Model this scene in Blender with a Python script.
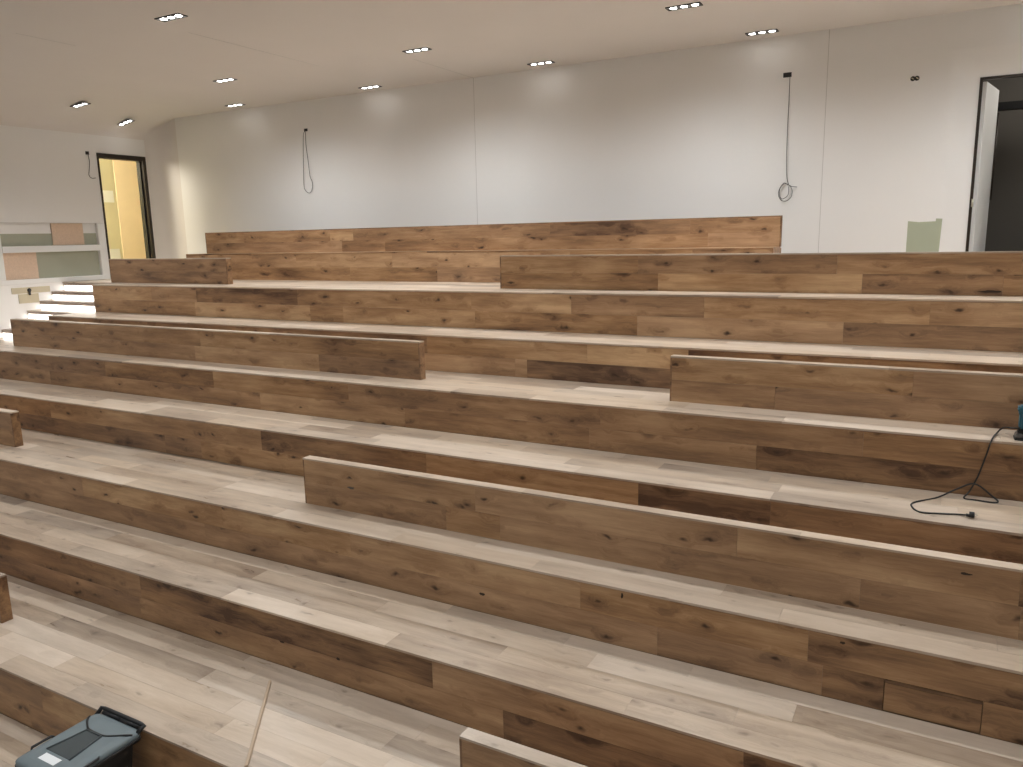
import bpy, bmesh, math, random
from mathutils import Vector, Matrix

for o in list(bpy.data.objects):
    bpy.data.objects.remove(o, do_unlink=True)
scn = bpy.context.scene
COL = scn.collection

# ------------------------------------------------------------------ camera
# world: X along the seating rows, Y towards the rear wall, Z up (z = 0 is the lowest visible tier)
F, PITCH, ROLL, YAW = 779.159, .187092, -.0216817, .50625
CX, CY, CZ = 511.5, 383.5, 3.817
def _w(d0, d1, d2):
    ca, sa = math.cos(YAW), math.sin(YAW)
    return Vector((d0 * ca - d1 * sa, d0 * sa + d1 * ca, d2))
_c, _s = math.cos(ROLL), math.sin(ROLL)
_cp, _sp = math.cos(PITCH), math.sin(PITCH)
FWD = _w(0, _cp, -_sp)
RIGHT = _w(_c, _s * _sp, _s * _cp)
UP = _w(-_s, _c * _sp, _c * _cp)
cam_d = bpy.data.cameras.new('camera')
cam_d.sensor_fit = 'HORIZONTAL'; cam_d.sensor_width = 36; cam_d.lens = F * 36 / 1023
cam_d.clip_start = .05; cam_d.clip_end = 100
cam = bpy.data.objects.new('camera', cam_d); COL.objects.link(cam)
M3 = Matrix((RIGHT, UP, -FWD)).transposed()
cam.matrix_world = Matrix.Translation((0, 0, CZ)) @ M3.to_4x4()
scn.camera = cam

# ------------------------------------------------------------------ world, exposure
world = bpy.data.worlds.new('world'); scn.world = world; world.use_nodes = True
world.node_tree.nodes['Background'].inputs[0].default_value = (.8, .85, .9, 1)
world.node_tree.nodes['Background'].inputs[1].default_value = .02
scn.view_settings.view_transform = 'Standard'; scn.view_settings.look = 'None'
scn.view_settings.gamma = 1; scn.view_settings.use_curve_mapping = False
scn.view_settings.exposure = 0.26
LAMP_W = 230           # one downlight
LAMP_COL = (.94, .975, 1.0)

def ray(u, v):
    return FWD + RIGHT * ((u - CX) / F) + UP * (-(v - CY) / F)
def on_y(u, v, Y):
    d = ray(u, v); t = Y / d.y; return Vector((d.x * t, Y, d.z * t + CZ))
def on_x(u, v, X):
    d = ray(u, v); t = X / d.x; return Vector((X, d.y * t, d.z * t + CZ))
def on_z(u, v, Z):
    d = ray(u, v); t = (Z - CZ) / d.z; return Vector((d.x * t, d.y * t, Z))
def pix_x(u, Y, z):
    n = RIGHT * F - FWD * (u - CX)
    return -(n.y * Y + n.z * (z - CZ)) / n.x

# ------------------------------------------------------------------ helpers
def tag(o, label=None, cat=None, group=None, kind=None):
    if label: o['label'] = label
    if cat: o['category'] = cat
    if group: o['group'] = group
    if kind: o['kind'] = kind
    return o
def link(name, me, mat, parent=None):
    if mat is not None and not me.materials: me.materials.append(mat)
    o = bpy.data.objects.new(name, me); COL.objects.link(o)
    if parent: o.parent = parent
    return o
def empty(name, loc):
    o = bpy.data.objects.new(name, None); COL.objects.link(o)
    o.location = loc; o.empty_display_size = .1
    return o
def mesh_of(name, verts, faces, smooth=False):
    me = bpy.data.meshes.new(name); me.from_pydata([tuple(v) for v in verts], [], faces)
    bm = bmesh.new(); bm.from_mesh(me); bmesh.ops.recalc_face_normals(bm, faces=bm.faces); bm.to_mesh(me); bm.free()
    if smooth:
        for p in me.polygons: p.use_smooth = True
    return me
BOXF = [(0,3,2,1),(4,5,6,7),(0,1,5,4),(1,2,6,5),(2,3,7,6),(3,0,4,7)]
def box_bm(bm, a, b):
    x0,y0,z0 = a; x1,y1,z1 = b
    vs = [bm.verts.new(p) for p in ((x0,y0,z0),(x1,y0,z0),(x1,y1,z0),(x0,y1,z0),(x0,y0,z1),(x1,y0,z1),(x1,y1,z1),(x0,y1,z1))]
    for f in BOXF: bm.faces.new([vs[i] for i in f])
    return vs
def box(name, a, b, mat, parent=None, bevel=0, seg=1):
    """box between world corners a and b; its origin sits at the box centre"""
    a = Vector(a); b = Vector(b); c = (a + b) / 2
    bm = bmesh.new(); box_bm(bm, a - c, b - c)
    if bevel:
        bmesh.ops.bevel(bm, geom=list(bm.edges), offset=bevel, segments=seg, affect='EDGES', clamp_overlap=True)
    bmesh.ops.recalc_face_normals(bm, faces=bm.faces)
    me = bpy.data.meshes.new(name); bm.to_mesh(me); bm.free()
    if bevel and seg > 1:
        for p in me.polygons: p.use_smooth = True
    o = link(name, me, mat, parent)
    o.location = c - (parent.location if parent else Vector())
    return o
def tube_mesh(name, pts, r, n=8):
    pts = [Vector(p) for p in pts]; bm = bmesh.new(); rings = []
    nrm = None
    for i, p in enumerate(pts):
        t = (pts[min(i+1, len(pts)-1)] - pts[max(i-1, 0)]).normalized()
        if nrm is None:
            nrm = t.orthogonal().normalized()
        nrm = (nrm - t * nrm.dot(t)).normalized(); bi = t.cross(nrm)
        rings.append([bm.verts.new(p + (nrm * math.cos(a) + bi * math.sin(a)) * r) for a in [2*math.pi*k/n for k in range(n)]])
    for A, B in zip(rings, rings[1:]):
        for k in range(n): bm.faces.new((A[k], A[(k+1) % n], B[(k+1) % n], B[k]))
    bm.faces.new(rings[0][::-1]); bm.faces.new(rings[-1])
    bmesh.ops.recalc_face_normals(bm, faces=bm.faces)
    for f in bm.faces: f.smooth = True
    me = bpy.data.meshes.new(name); bm.to_mesh(me); bm.free(); return me
def spline(pts, n=8):
    """Catmull-Rom through pts"""
    P = [Vector(p) for p in pts]; P = [2*P[0]-P[1]] + P + [2*P[-1]-P[-2]]; out = []
    for i in range(1, len(P)-2):
        for k in range(n):
            t = k / n; a, b, c, d = P[i-1:i+3]
            out.append(.5*((2*b) + (c-a)*t + (2*a-5*b+4*c-d)*t*t + (3*b-a-3*c+d)*t**3))
    out.append(P[-2]); return out
def cyl_mesh(name, r0, r1, h, n=24, z0=0):
    bm = bmesh.new()
    A = [bm.verts.new((r0*math.cos(2*math.pi*k/n), r0*math.sin(2*math.pi*k/n), z0)) for k in range(n)]
    B = [bm.verts.new((r1*math.cos(2*math.pi*k/n), r1*math.sin(2*math.pi*k/n), z0+h)) for k in range(n)]
    for k in range(n): bm.faces.new((A[k], A[(k+1)%n], B[(k+1)%n], B[k]))
    bm.faces.new(A[::-1]); bm.faces.new(B); bmesh.ops.recalc_face_normals(bm, faces=bm.faces)
    me = bpy.data.meshes.new(name); bm.to_mesh(me); bm.free(); return me

# ------------------------------------------------------------------ materials
def srgb(r, g, b):
    f = lambda c: (c/255/12.92) if c/255 <= .04045 else ((c/255+.055)/1.055)**2.4
    return (f(r), f(g), f(b), 1)
def plain(name, col, rough=.5, spec=.5, metal=0, noise=0, nscale=6, bump=0, emis=None, estr=0):
    m = bpy.data.materials.new(name); m.use_nodes = True; nt = m.node_tree; b = nt.nodes['Principled BSDF']
    b.inputs['Base Color'].default_value = col; b.inputs['Roughness'].default_value = rough
    b.inputs['Metallic'].default_value = metal; b.inputs['Specular IOR Level'].default_value = spec
    if emis:
        b.inputs['Emission Color'].default_value = emis; b.inputs['Emission Strength'].default_value = estr
    tc = nt.nodes.new('ShaderNodeTexCoord')
    nz = nt.nodes.new('ShaderNodeTexNoise'); nz.inputs['Scale'].default_value = nscale; nz.inputs['Detail'].default_value = 5
    nt.links.new(tc.outputs['Object'], nz.inputs['Vector'])
    mx = nt.nodes.new('ShaderNodeMix'); mx.data_type = 'RGBA'; mx.blend_type = 'MULTIPLY'
    mx.inputs[0].default_value = noise
    mr = nt.nodes.new('ShaderNodeMapRange'); mr.inputs[1].default_value = .3; mr.inputs[2].default_value = .7
    mr.inputs[3].default_value = .6; mr.inputs[4].default_value = 1.0
    nt.links.new(nz.outputs[0], mr.inputs[0])
    mx.inputs[6].default_value = col; nt.links.new(mr.outputs[0], mx.inputs[7]); nt.links.new(mx.outputs[2], b.inputs['Base Color'])
    if bump:
        bp = nt.nodes.new('ShaderNodeBump'); bp.inputs['Strength'].default_value = bump; bp.inputs['Distance'].default_value = .01
        nt.links.new(nz.outputs[0], bp.inputs['Height']); nt.links.new(bp.outputs[0], b.inputs['Normal'])
    return m

def wood(name, dark, mid, light, rough, contrast=1.0, tone_gain=.30, knot=1.0, spec=.5, grey=(.3, .26, .23, 1), grey_amt=.35, coat=0):
    m = bpy.data.materials.new(name); m.use_nodes = True; nt = m.node_tree; N = nt.nodes.new; L = nt.links.new
    bs = nt.nodes['Principled BSDF']; bs.inputs['Specular IOR Level'].default_value = spec
    if coat: bs.inputs['Coat Weight'].default_value = coat; bs.inputs['Coat Roughness'].default_value = .25
    tc = N('ShaderNodeTexCoord'); oi = N('ShaderNodeObjectInfo')
    def math_(op, a, b=None, c=None):
        n = N('ShaderNodeMath'); n.operation = op
        for i, v in enumerate((a, b, c)):
            if v is None: continue
            if isinstance(v, (int, float)): n.inputs[i].default_value = v
            else: L(v, n.inputs[i])
        return n.outputs[0]
    def vmath(op, a, b):
        n = N('ShaderNodeVectorMath'); n.operation = op
        for i, v in enumerate((a, b)):
            if isinstance(v, tuple): n.inputs[i].default_value = v
            else: L(v, n.inputs[i])
        return n.outputs[0]
    rnd = oi.outputs['Random']
    cx = N('ShaderNodeCombineXYZ')
    L(math_('MULTIPLY', rnd, 91.7), cx.inputs[0]); L(math_('MULTIPLY', rnd, 37.3), cx.inputs[1]); L(math_('MULTIPLY', rnd, 53.9), cx.inputs[2])
    P = vmath('ADD', tc.outputs['Object'], cx.outputs[0])
    # knots: ellipsoids around scattered centres, stretched along the board
    vor = N('ShaderNodeTexVoronoi'); vor.feature = 'F1'; vor.inputs['Scale'].default_value = 1
    warp = N('ShaderNodeTexNoise'); warp.inputs['Scale'].default_value = 7; warp.inputs['Detail'].default_value = 2
    L(P, warp.inputs['Vector'])
    wv = vmath('MULTIPLY', vmath('SUBTRACT', warp.outputs['Color'], (.5, .5, .5)), (.16, .10, .10))
    PW = vmath('ADD', P, wv)
    L(vmath('MULTIPLY', PW, (2.8, 7.0, 7.0)), vor.inputs['Vector'])
    kd = vor.outputs['Distance']
    k1 = N('ShaderNodeMapRange'); k1.inputs[1].default_value = .03; k1.inputs[2].default_value = .17; k1.inputs[3].default_value = 1; k1.inputs[4].default_value = 0
    k1.interpolation_type = 'SMOOTHSTEP'; L(kd, k1.inputs[0])
    halo = N('ShaderNodeMapRange'); halo.inputs[1].default_value = .08; halo.inputs[2].default_value = .5; halo.inputs[3].default_value = 1; halo.inputs[4].default_value = 0
    halo.interpolation_type = 'SMOOTHSTEP'; L(kd, halo.inputs[0])
    # grain streaks that bend round the knots
    off = N('ShaderNodeCombineXYZ'); hh = math_('MULTIPLY', halo.outputs[0], .05); L(hh, off.inputs[1]); L(hh, off.inputs[2])
    PG = vmath('ADD', vmath('ADD', P, vmath('MULTIPLY', wv, (.5, .22, .22))), off.outputs[0])
    g1 = N('ShaderNodeTexNoise'); g1.inputs['Scale'].default_value = 1; g1.inputs['Detail'].default_value = 6; g1.inputs['Roughness'].default_value = .6
    L(vmath('MULTIPLY', PG, (1.3, 13, 13)), g1.inputs['Vector'])
    g2 = N('ShaderNodeTexNoise'); g2.inputs['Scale'].default_value = 1; g2.inputs['Detail'].default_value = 3
    L(vmath('MULTIPLY', PG, (5, 120, 120)), g2.inputs['Vector'])
    g3 = N('ShaderNodeTexNoise'); g3.inputs['Scale'].default_value = 1; g3.inputs['Detail'].default_value = 2
    L(vmath('MULTIPLY', P, (.9, 3.0, 3.0)), g3.inputs['Vector'])
    at = N('ShaderNodeAttribute'); at.attribute_type = 'OBJECT'; at.attribute_name = 'tone'
    s = math_('MULTIPLY', math_('SUBTRACT', g1.outputs[0], .5), .75 * contrast)
    s = math_('ADD', s, math_('MULTIPLY', math_('SUBTRACT', g2.outputs[0], .5), .22 * contrast))
    s = math_('ADD', s, math_('MULTIPLY', math_('SUBTRACT', g3.outputs[0], .5), .65 * contrast))
    s = math_('ADD', s, math_('MULTIPLY', at.outputs['Fac'], tone_gain))
    s = math_('ADD', s, .5)
    s = math_('SUBTRACT', s, math_('MULTIPLY', halo.outputs[0], .16 * knot))
    cr = N('ShaderNodeValToRGB'); e = cr.color_ramp.elements
    e[0].position = .0; e[0].color = dark; e[1].position = 1.0; e[1].color = light
    el = cr.color_ramp.elements.new(.5); el.color = mid
    L(s, cr.inputs[0])
    # some boards lean to grey-brown
    gm = N('ShaderNodeMix'); gm.data_type = 'RGBA'; gm.blend_type = 'MIX'
    hue = math_('MULTIPLY', math_('FRACT', math_('MULTIPLY', rnd, 7.31)), grey_amt)
    L(hue, gm.inputs[0]); L(cr.outputs[0], gm.inputs[6])
    gs = N('ShaderNodeMix'); gs.data_type = 'RGBA'; gs.blend_type = 'MULTIPLY'; gs.inputs[0].default_value = 1
    gs.inputs[6].default_value = grey
    L(math_('ADD', math_('MULTIPLY', s, 1.0), .5), gs.inputs[7]); L(gs.outputs[2], gm.inputs[7])
    km = N('ShaderNodeMix'); km.data_type = 'RGBA'; km.blend_type = 'MIX'
    L(math_('MULTIPLY', k1.outputs[0], .8 * knot), km.inputs[0]); L(gm.outputs[2], km.inputs[6])
    km.inputs[7].default_value = tuple(c * .45 for c in dark[:3]) + (1,)
    L(km.outputs[2], bs.inputs['Base Color'])
    L(math_('ADD', math_('MULTIPLY', math_('SUBTRACT', g1.outputs[0], .5), .25), rough), bs.inputs['Roughness'])
    bp = N('ShaderNodeBump'); bp.inputs['Strength'].default_value = .12; bp.inputs['Distance'].default_value = .004
    L(g2.outputs[0], bp.inputs['Height']); L(bp.outputs[0], bs.inputs['Normal'])
    return m

MAT = {}
MAT['oak'] = wood('oak_finished', (.085, .036, .016, 1), (.375, .211, .099, 1), (.65, .435, .240, 1), .45, contrast=1.5, tone_gain=.38, knot=1.2, grey=(.335, .21, .132, 1), grey_amt=.45)
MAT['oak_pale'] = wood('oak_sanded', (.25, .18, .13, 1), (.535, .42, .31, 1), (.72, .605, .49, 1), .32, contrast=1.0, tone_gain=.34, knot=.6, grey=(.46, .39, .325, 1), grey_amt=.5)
MAT['wall'] = plain('wall_paint', (.86, .85, .83, 1), .75, .3, noise=.05, nscale=1.2)
MAT['ceil'] = plain('ceiling_paint_shaded', (.78, .745, .71, 1), .75, .3, noise=.05, nscale=1.2)  # darker, warmer than the walls: the dim bounce light is put into the colour
MAT['joint'] = plain('joint_line', (.60, .585, .56, 1), .8)  # hairline joints, slightly darker than the paint
MAT['white'] = plain('white_gloss', (.82, .82, .80, 1), .4)
MAT['step_face'] = plain('step_face', (.42, .34, .29, 1), .5)
MAT['core'] = plain('plywood_core', (.22, .14, .08, 1), .7, noise=.4)
MAT['green'] = plain('green_board', srgb(176, 178, 160), .85, .2, noise=.15, nscale=3)
MAT['green_patch'] = plain('green_plaster', srgb(176, 182, 160), .85, .2, noise=.15, nscale=3)
MAT['chip'] = plain('chipboard', srgb(226, 200, 176), .8, .2, noise=.3, nscale=40)
MAT['ply'] = plain('plywood_sheet', srgb(238, 218, 192), .7, .2, noise=.12, nscale=3)
MAT['beige'] = plain('beige_board', srgb(200, 190, 165), .8, .2, noise=.15)
MAT['frame'] = plain('dark_steel', srgb(52, 44, 36), .45, metal=.3)
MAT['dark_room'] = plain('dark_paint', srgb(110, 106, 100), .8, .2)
MAT['black'] = plain('black_plastic', (.012, .012, .013, 1), .45)
MAT['rubber'] = plain('black_rubber', (.02, .02, .02, 1), .7)
MAT['cable'] = plain('grey_cable', (.10, .095, .09, 1), .6)
MAT['fixture'] = plain('lamp_frame', (.03, .03, .03, 1), .4)
MAT['reflector'] = plain('lamp_reflector', (.8, .8, .8, 1), .15, metal=.9)
MAT['lens'] = plain('lamp_lens', (1, 1, 1, 1), .5, emis=(1, .98, .95, 1), estr=11)
MAT['led'] = plain('step_light', (1, 1, 1, 1), .5, emis=(1, .93, .84, 1), estr=4)
MAT['bin'] = plain('grey_plastic', srgb(112, 124, 128), .5, noise=.25, nscale=8)
MAT['bin_dark'] = plain('dark_plastic', srgb(60, 68, 70), .5, noise=.2)
MAT['label'] = plain('paper_label', (.85, .87, .88, 1), .6)
MAT['teal'] = plain('teal_plastic', srgb(52, 105, 122), .4)
MAT['brass'] = plain('steel_pin', (.6, .58, .5, 1), .3, metal=1)

# ------------------------------------------------------------------ dimensions
RY = {0: 10.0, 1: 8.361, 2: 7.633, 3: 6.637, 4: 5.913, 5: 4.879, 6: 4.126, 7: 3.056, 8: 2.326}
TZ = {0: 3.611, 1: 3.147, 2: 2.678, 3: 2.244, 4: 1.800, 5: 1.341, 6: .892, 7: .445, 8: 0.0, 9: -.445}
XL, XR = -14.50, 6.0          # left and right walls
YB, YF = 11.35, -5.0          # rear wall, wall behind the camera
H = 6.335                     # ceiling
STAIR_R = {1: -12.87, 2: -13.04}   # right-hand edge of the lit stair flights
CORNER = .44

# ------------------------------------------------------------------ shell
fl = tag(box('floor', (XL, YF, -.60), (XR, YB + 3, -.445), plain('concrete', (.35, .34, .32, 1), .8, noise=.3)), kind='structure')

# ceiling with hairline joints
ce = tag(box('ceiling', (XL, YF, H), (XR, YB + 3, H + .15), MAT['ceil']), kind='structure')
for x, y0, y1 in ((-9.97, 5.9, 6.65), (-8.27, 7.0, 9.3), (-6.88, 9.7, YB)):
    box('joint', (x - .004, y0, H - .002), (x + .004, y1, H), MAT['joint'], ce)

# rear wall: plain sheets round a door niche with softly flared edges
DX0, DX1, DZ1 = .215, 1.20, 5.575            # door opening in the rear wall
FLARE = .33; DEPTH = .10
def rear_wall():
    V = []; Fc = []
    def q(*p):
        i = len(V); V.extend(p); Fc.append(tuple(range(i, i + len(p))))
    x0, x1, zt = DX0 - FLARE, DX1 + FLARE, DZ1 + FLARE
    xs = XL + CORNER
    q((xs, YB, -.445), (x0, YB, -.445), (x0, YB, H), (xs, YB, H))
    q((x1, YB, -.445), (XR, YB, -.445), (XR, YB, H), (x1, YB, H))
    q((x0, YB, zt), (x1, YB, zt), (x1, YB, H), (x0, YB, H))
    q((x0, YB, -.445), (x1, YB, -.445), (x1, YB, TZ[1] - .02), (x0, YB, TZ[1] - .02))
    # flare: outline from bottom left up, over and down, lofted inwards
    def outline(t):
        off = FLARE * (1 - t); r = .0005 + .16 * math.sin(math.pi * t)
        a, b, c = DX0 - off, DX1 + off, DZ1 + off
        pts = [(a, TZ[1] - .02)]
        for k in range(9):
            an = math.pi - k / 8 * math.pi / 2; pts.append((a + r + r * math.cos(an), c - r + r * math.sin(an)))
        for k in range(9):
            an = math.pi / 2 - k / 8 * math.pi / 2; pts.append((b - r + r * math.cos(an), c - r + r * math.sin(an)))
        pts.append((b, TZ[1] - .02)); return pts
    n = 10; rings = []
    for i in range(n + 1):
        t = i / n; y = YB + DEPTH * (t * t * (3 - 2 * t))
        rings.append([(p[0], y, p[1]) for p in outline(t)])
    base = len(V); m = len(rings[0])
    for r_ in rings: V.extend(r_)
    for i in range(n):
        for k in range(m - 1): Fc.append((base+i*m+k, base+i*m+k+1, base+(i+1)*m+k+1, base+(i+1)*m+k))
    return mesh_of('wall_back', V, Fc)
wb = tag(link('wall_back', rear_wall(), MAT['wall']), kind='structure')
for p in wb.data.polygons: p.use_smooth = len(p.vertices) == 4 and p.area < .3
for u0, v0, u1, v1 in ((473, 80, 478, 222), (828, 28, 820, 250)):
    x = (on_y(u0, v0, YB).x + on_y(u1, v1, YB).x) / 2
    box('joint', (x - .004, YB - .0015, TZ[1]), (x + .004, YB, H), MAT['joint'], wb)
pa, pb = on_y(908, 221, YB), on_y(939, 250, YB)
bm = bmesh.new()
pts = [(pa.x, 3.2), (pb.x - .012, 3.2), (pb.x + .01, 3.915), (pb.x - .06, 3.92), (pb.x - .062, 3.885), (pa.x + .12, 3.88), (pa.x, 3.895)]
fr = [bm.verts.new((x, YB - .003, z)) for x, z in pts]; bk = [bm.verts.new((x, YB, z)) for x, z in pts]
bm.faces.new(fr); bm.faces.new(bk[::-1])
for k in range(len(pts)): bm.faces.new((fr[k], bk[k], bk[(k+1) % len(pts)], fr[(k+1) % len(pts)]))
bmesh.ops.recalc_face_normals(bm, faces=bm.faces)
me = bpy.data.meshes.new('plaster_patch'); bm.to_mesh(me); bm.free()
o = link('plaster_patch', me, MAT['green_patch'], wb); o['label'] = 'grey-green unpainted plaster patch'

# left wall with a doorway, a framed recess and a cove into the ceiling; its far end curves into the rear wall
def wy(y): return y * XL / -13.65          # heights and places on the left wall were first read off a plane at x = -13.65
def wz(z): return CZ + (z - CZ) * XL / -13.65
LD0, LD1, LDZ = wy(9.255), wy(10.255), wz(5.462)         # doorway
RC0, RC1, RZ0, RZ1 = wy(7.38), wy(9.10), wz(3.27), wz(4.205)   # recess
COVE_A, COVE_B = 1.6, .44      # cove into the ceiling: width, drop
def left_wall():
    V = []; Fc = []
    def q(*p):
        i = len(V); V.extend(p); Fc.append(tuple(range(i, i + len(p))))
    def r(y0, y1, z0, z1): q((XL, y0, z0), (XL, y1, z0), (XL, y1, z1), (XL, y0, z1))
    zc = H - COVE_B
    r(YF, RC0, -.445, zc); r(RC0, RC1, -.445, RZ0); r(RC0, RC1, RZ1, zc); r(RC1, LD0, -.445, zc)
    r(LD0, LD1, -.445, TZ[1] - .02); r(LD0, LD1, LDZ, zc); r(LD1, YB - CORNER, -.445, zc)
    # recess sides
    d = .07
    q((XL, RC0, RZ0), (XL - d, RC0, RZ0), (XL - d, RC0, RZ1), (XL, RC0, RZ1))
    q((XL, RC1, RZ0), (XL - d, RC1, RZ0), (XL - d, RC1, RZ1), (XL, RC1, RZ1))
    q((XL, RC0, RZ1), (XL - d, RC0, RZ1), (XL - d, RC1, RZ1), (XL, RC1, RZ1))
    q((XL, RC0, RZ0), (XL - d, RC0, RZ0), (XL - d, RC1, RZ0), (XL, RC1, RZ0))
    return mesh_of('wall_left', V, Fc)
wl = tag(link('wall_left', left_wall(), MAT['wall']), kind='structure')
def corner_and_cove():
    V = []; Fc = []
    ys = YB - CORNER
    path = [((XL, y), (XL + COVE_A, y), 1) for y in (YF, 8.0, ys - .3, ys)]     # wall foot, ceiling edge, drop factor
    n = 16
    for k in range(1, n + 1):
        t = k / n; a = t * math.pi / 2
        path.append(((XL + CORNER - CORNER * math.cos(a), ys + CORNER * math.sin(a)),
                     (XL + COVE_A * (1 - t) ** 1.3 + CORNER * (1 - (1 - t) ** 1.3), ys + CORNER * math.sin(a) ** 1.2), max(.003, (1 - t) ** 1.2)))
    m = 14; cols = []
    for i, (p, e_, f) in enumerate(path):
        col = [(p[0], p[1], TZ[1] - .02)] if i >= 3 else []
        for j in range(m + 1):
            th = j / m * math.pi / 2; w = 1 - math.cos(th)
            col.append((p[0] + (e_[0] - p[0]) * w, p[1] + (e_[1] - p[1]) * w, H - COVE_B * f * (1 - math.sin(th))))
        cols.append(col)
    idx = []
    for c in cols:
        idx.append(list(range(len(V), len(V) + len(c)))); V.extend(c)
    for A, B in zip(idx, idx[1:]):
        a, b = A[-(m+1):], B[-(m+1):]
        for j in range(m): Fc.append((a[j], b[j], b[j+1], a[j+1]))
        if len(A) > m + 1: Fc.append((A[0], B[0], B[1], A[1]))
    return mesh_of('trim_1', V, Fc, True)
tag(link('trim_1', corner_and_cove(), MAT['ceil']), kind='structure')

# framed recess: boards behind, white rails in front
bx = XL - .07
def board(name, y0, y1, z0, z1, mat, t=0.012):
    o = box(name, (bx, y0, z0), (bx + t, y1, z1), mat, wl); return o
board('plasterboard', RC0, RC1, RZ0, wz(4.03), MAT['green'], .01)
board('painted_board', RC0, wy(8.27), wz(4.03), RZ1, MAT['wall'], .012)
board('painted_board', wy(8.86), RC1, wz(4.03), RZ1, MAT['wall'], .012)
board('chipboard_panel', wy(8.275), wy(8.85), wz(3.83), RZ1, MAT['chip'], .03)
board('chipboard_panel', wy(7.39), wy(7.955), RZ0, wz(3.715), MAT['chip'], .03)
box('rail', (XL - .065, RC0, wz(3.715)), (XL + .02, wy(9.235), wz(3.822)), MAT['white'], wl, .004)
box('rail', (XL, 6.4, 3.152), (XL + .02, wy(9.235), RZ0), MAT['white'], wl, .004)
box('rail', (XL, RC0, RZ1), (XL + .006, wy(9.235), RZ1 + .008), MAT['joint'], wl)
box('stile', (XL, RC1, RZ0), (XL + .015, wy(9.235), RZ1), MAT['white'], wl, .004)
box('stile', (XL, wy(7.22), RZ0), (XL + .015, RC0, RZ1), MAT['white'], wl, .004)
box('board', (XL, wy(7.44), wz(3.035)), (XL + .006, wy(8.09), wz(3.135)), MAT['beige'], wl)
box('board', (XL, wy(7.54), wz(2.87)), (XL + .006, wy(7.88), wz(3.025)), MAT['beige'], wl)
sk = link('wall_socket', tube_mesh('wall_socket', [(0, 0, 0), (.012, 0, 0)], .035, 12), MAT['black'])
sk.location = (XL + .006, wy(7.731), wz(3.085))
tag(sk, 'small black socket box on the white wall beside the lit stairs', 'socket')
o = box('cable_stub', (XL + .0065, wy(7.731) - .016, wz(3.0)), (XL + .02, wy(7.731) + .016, wz(3.065)), MAT['black'], sk)

# left doorway frame
def door_frame_left():
    f = tag(empty('door_1', (XL, LD0, TZ[1])), kind='structure')
    box('jamb', (XL - .16, LD0, TZ[1]), (XL + .012, LD0 + .035, LDZ), MAT['frame'], f)
    box('jamb', (XL - .16, LD1 - .07, TZ[1]), (XL + .012, LD1, LDZ), MAT['frame'], f)
    box('stop', (XL - .16, LD1 - .105, TZ[1]), (XL - .05, LD1 - .07, LDZ - .09), MAT['black'], f)
    box('lintel', (XL - .16, LD0 + .035, LDZ - .09), (XL + .012, LD1 - .07, LDZ), MAT['frame'], f)
door_frame_left()
# room behind the left doorway
SX = XL - 2.6
def side_room():
    V = []; Fc = []
    def q(*p):
        i = len(V); V.extend(p); Fc.append(tuple(range(i, i + 4)))
    y0, y1, z0, z1, xa, xb = 8.6, 13.4, TZ[1] - .02, 6.1, SX, XL - .16
    q((xa, y0, z0), (xa, y1, z0), (xa, y1, z1), (xa, y0, z1))
    q((xa, y0, z0), (xb, y0, z0), (xb, y0, z1), (xa, y0, z1))
    q((xa, y1, z0), (xb, y1, z0), (xb, y1, z1), (xa, y1, z1))
    q((xa, y0, z1), (xb, y0, z1), (xb, y1, z1), (xa, y1, z1))
    q((xa, y0, z0), (xb, y0, z0), (xb, y1, z0), (xa, y1, z0))
    q((xb, y0, z0), (xb, LD0, z0), (xb, LD0, z1), (xb, y0, z1))
    q((xb, LD1, z0), (xb, y1, z0), (xb, y1, z1), (xb, LD1, z1))
    q((xb, LD0, LDZ), (xb, LD1, LDZ), (xb, LD1, z1), (xb, LD0, z1))
    q((xb, LD0, LDZ), (xb, LD1, LDZ), (XL, LD1, LDZ), (XL, LD0, LDZ))
    q((xb, LD0, z0), (xb, LD1, z0), (XL, LD1, z0), (XL, LD0, z0))
    q((xb, LD0, z0), (XL, LD0, z0), (XL, LD0, LDZ), (xb, LD0, LDZ))
    q((xb, LD1, z0), (XL, LD1, z0), (XL, LD1, LDZ), (xb, LD1, LDZ))
    return mesh_of('wall_side_room', V, Fc)
tag(link('wall_side_room', side_room(), plain('side_room_board', srgb(224, 218, 190), .8, .2, noise=.15, nscale=2)), kind='structure')
px_ = XL - 1.95
a = on_x(114, 170, px_); b = on_x(141, 170, px_)
pl = box('plywood_sheet', (px_ - .02, a.y, TZ[1] - .019), (px_, b.y + .35, 5.8), MAT['ply'])
tag(pl, 'tall pale plywood sheet seen through the dark-framed doorway', 'plywood sheet')
for z0, z1 in ((4.78, 5.05), (3.45, 3.72)):
    a = on_x(102, 190, SX + .01); b = on_x(113, 190, SX + .01)
    o = box('lit_patch', (SX, a.y, z0), (SX + .012, b.y, z1), MAT['label'])  # pale rectangle: a lit window patch put in as colour
    tag(o, 'painted patch of window light high on the side room wall' if z0 > 4 else 'painted patch of window light low on the side room wall', 'board')
ld = bpy.data.lights.new('side_room_lamp', 'POINT'); ld.energy = 120; ld.color = (1, .93, .80); ld.shadow_soft_size = .15
lo = bpy.data.objects.new('side_room_lamp', ld); COL.objects.link(lo); lo.location = (XL - .6, 9.3, 5.6)

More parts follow.
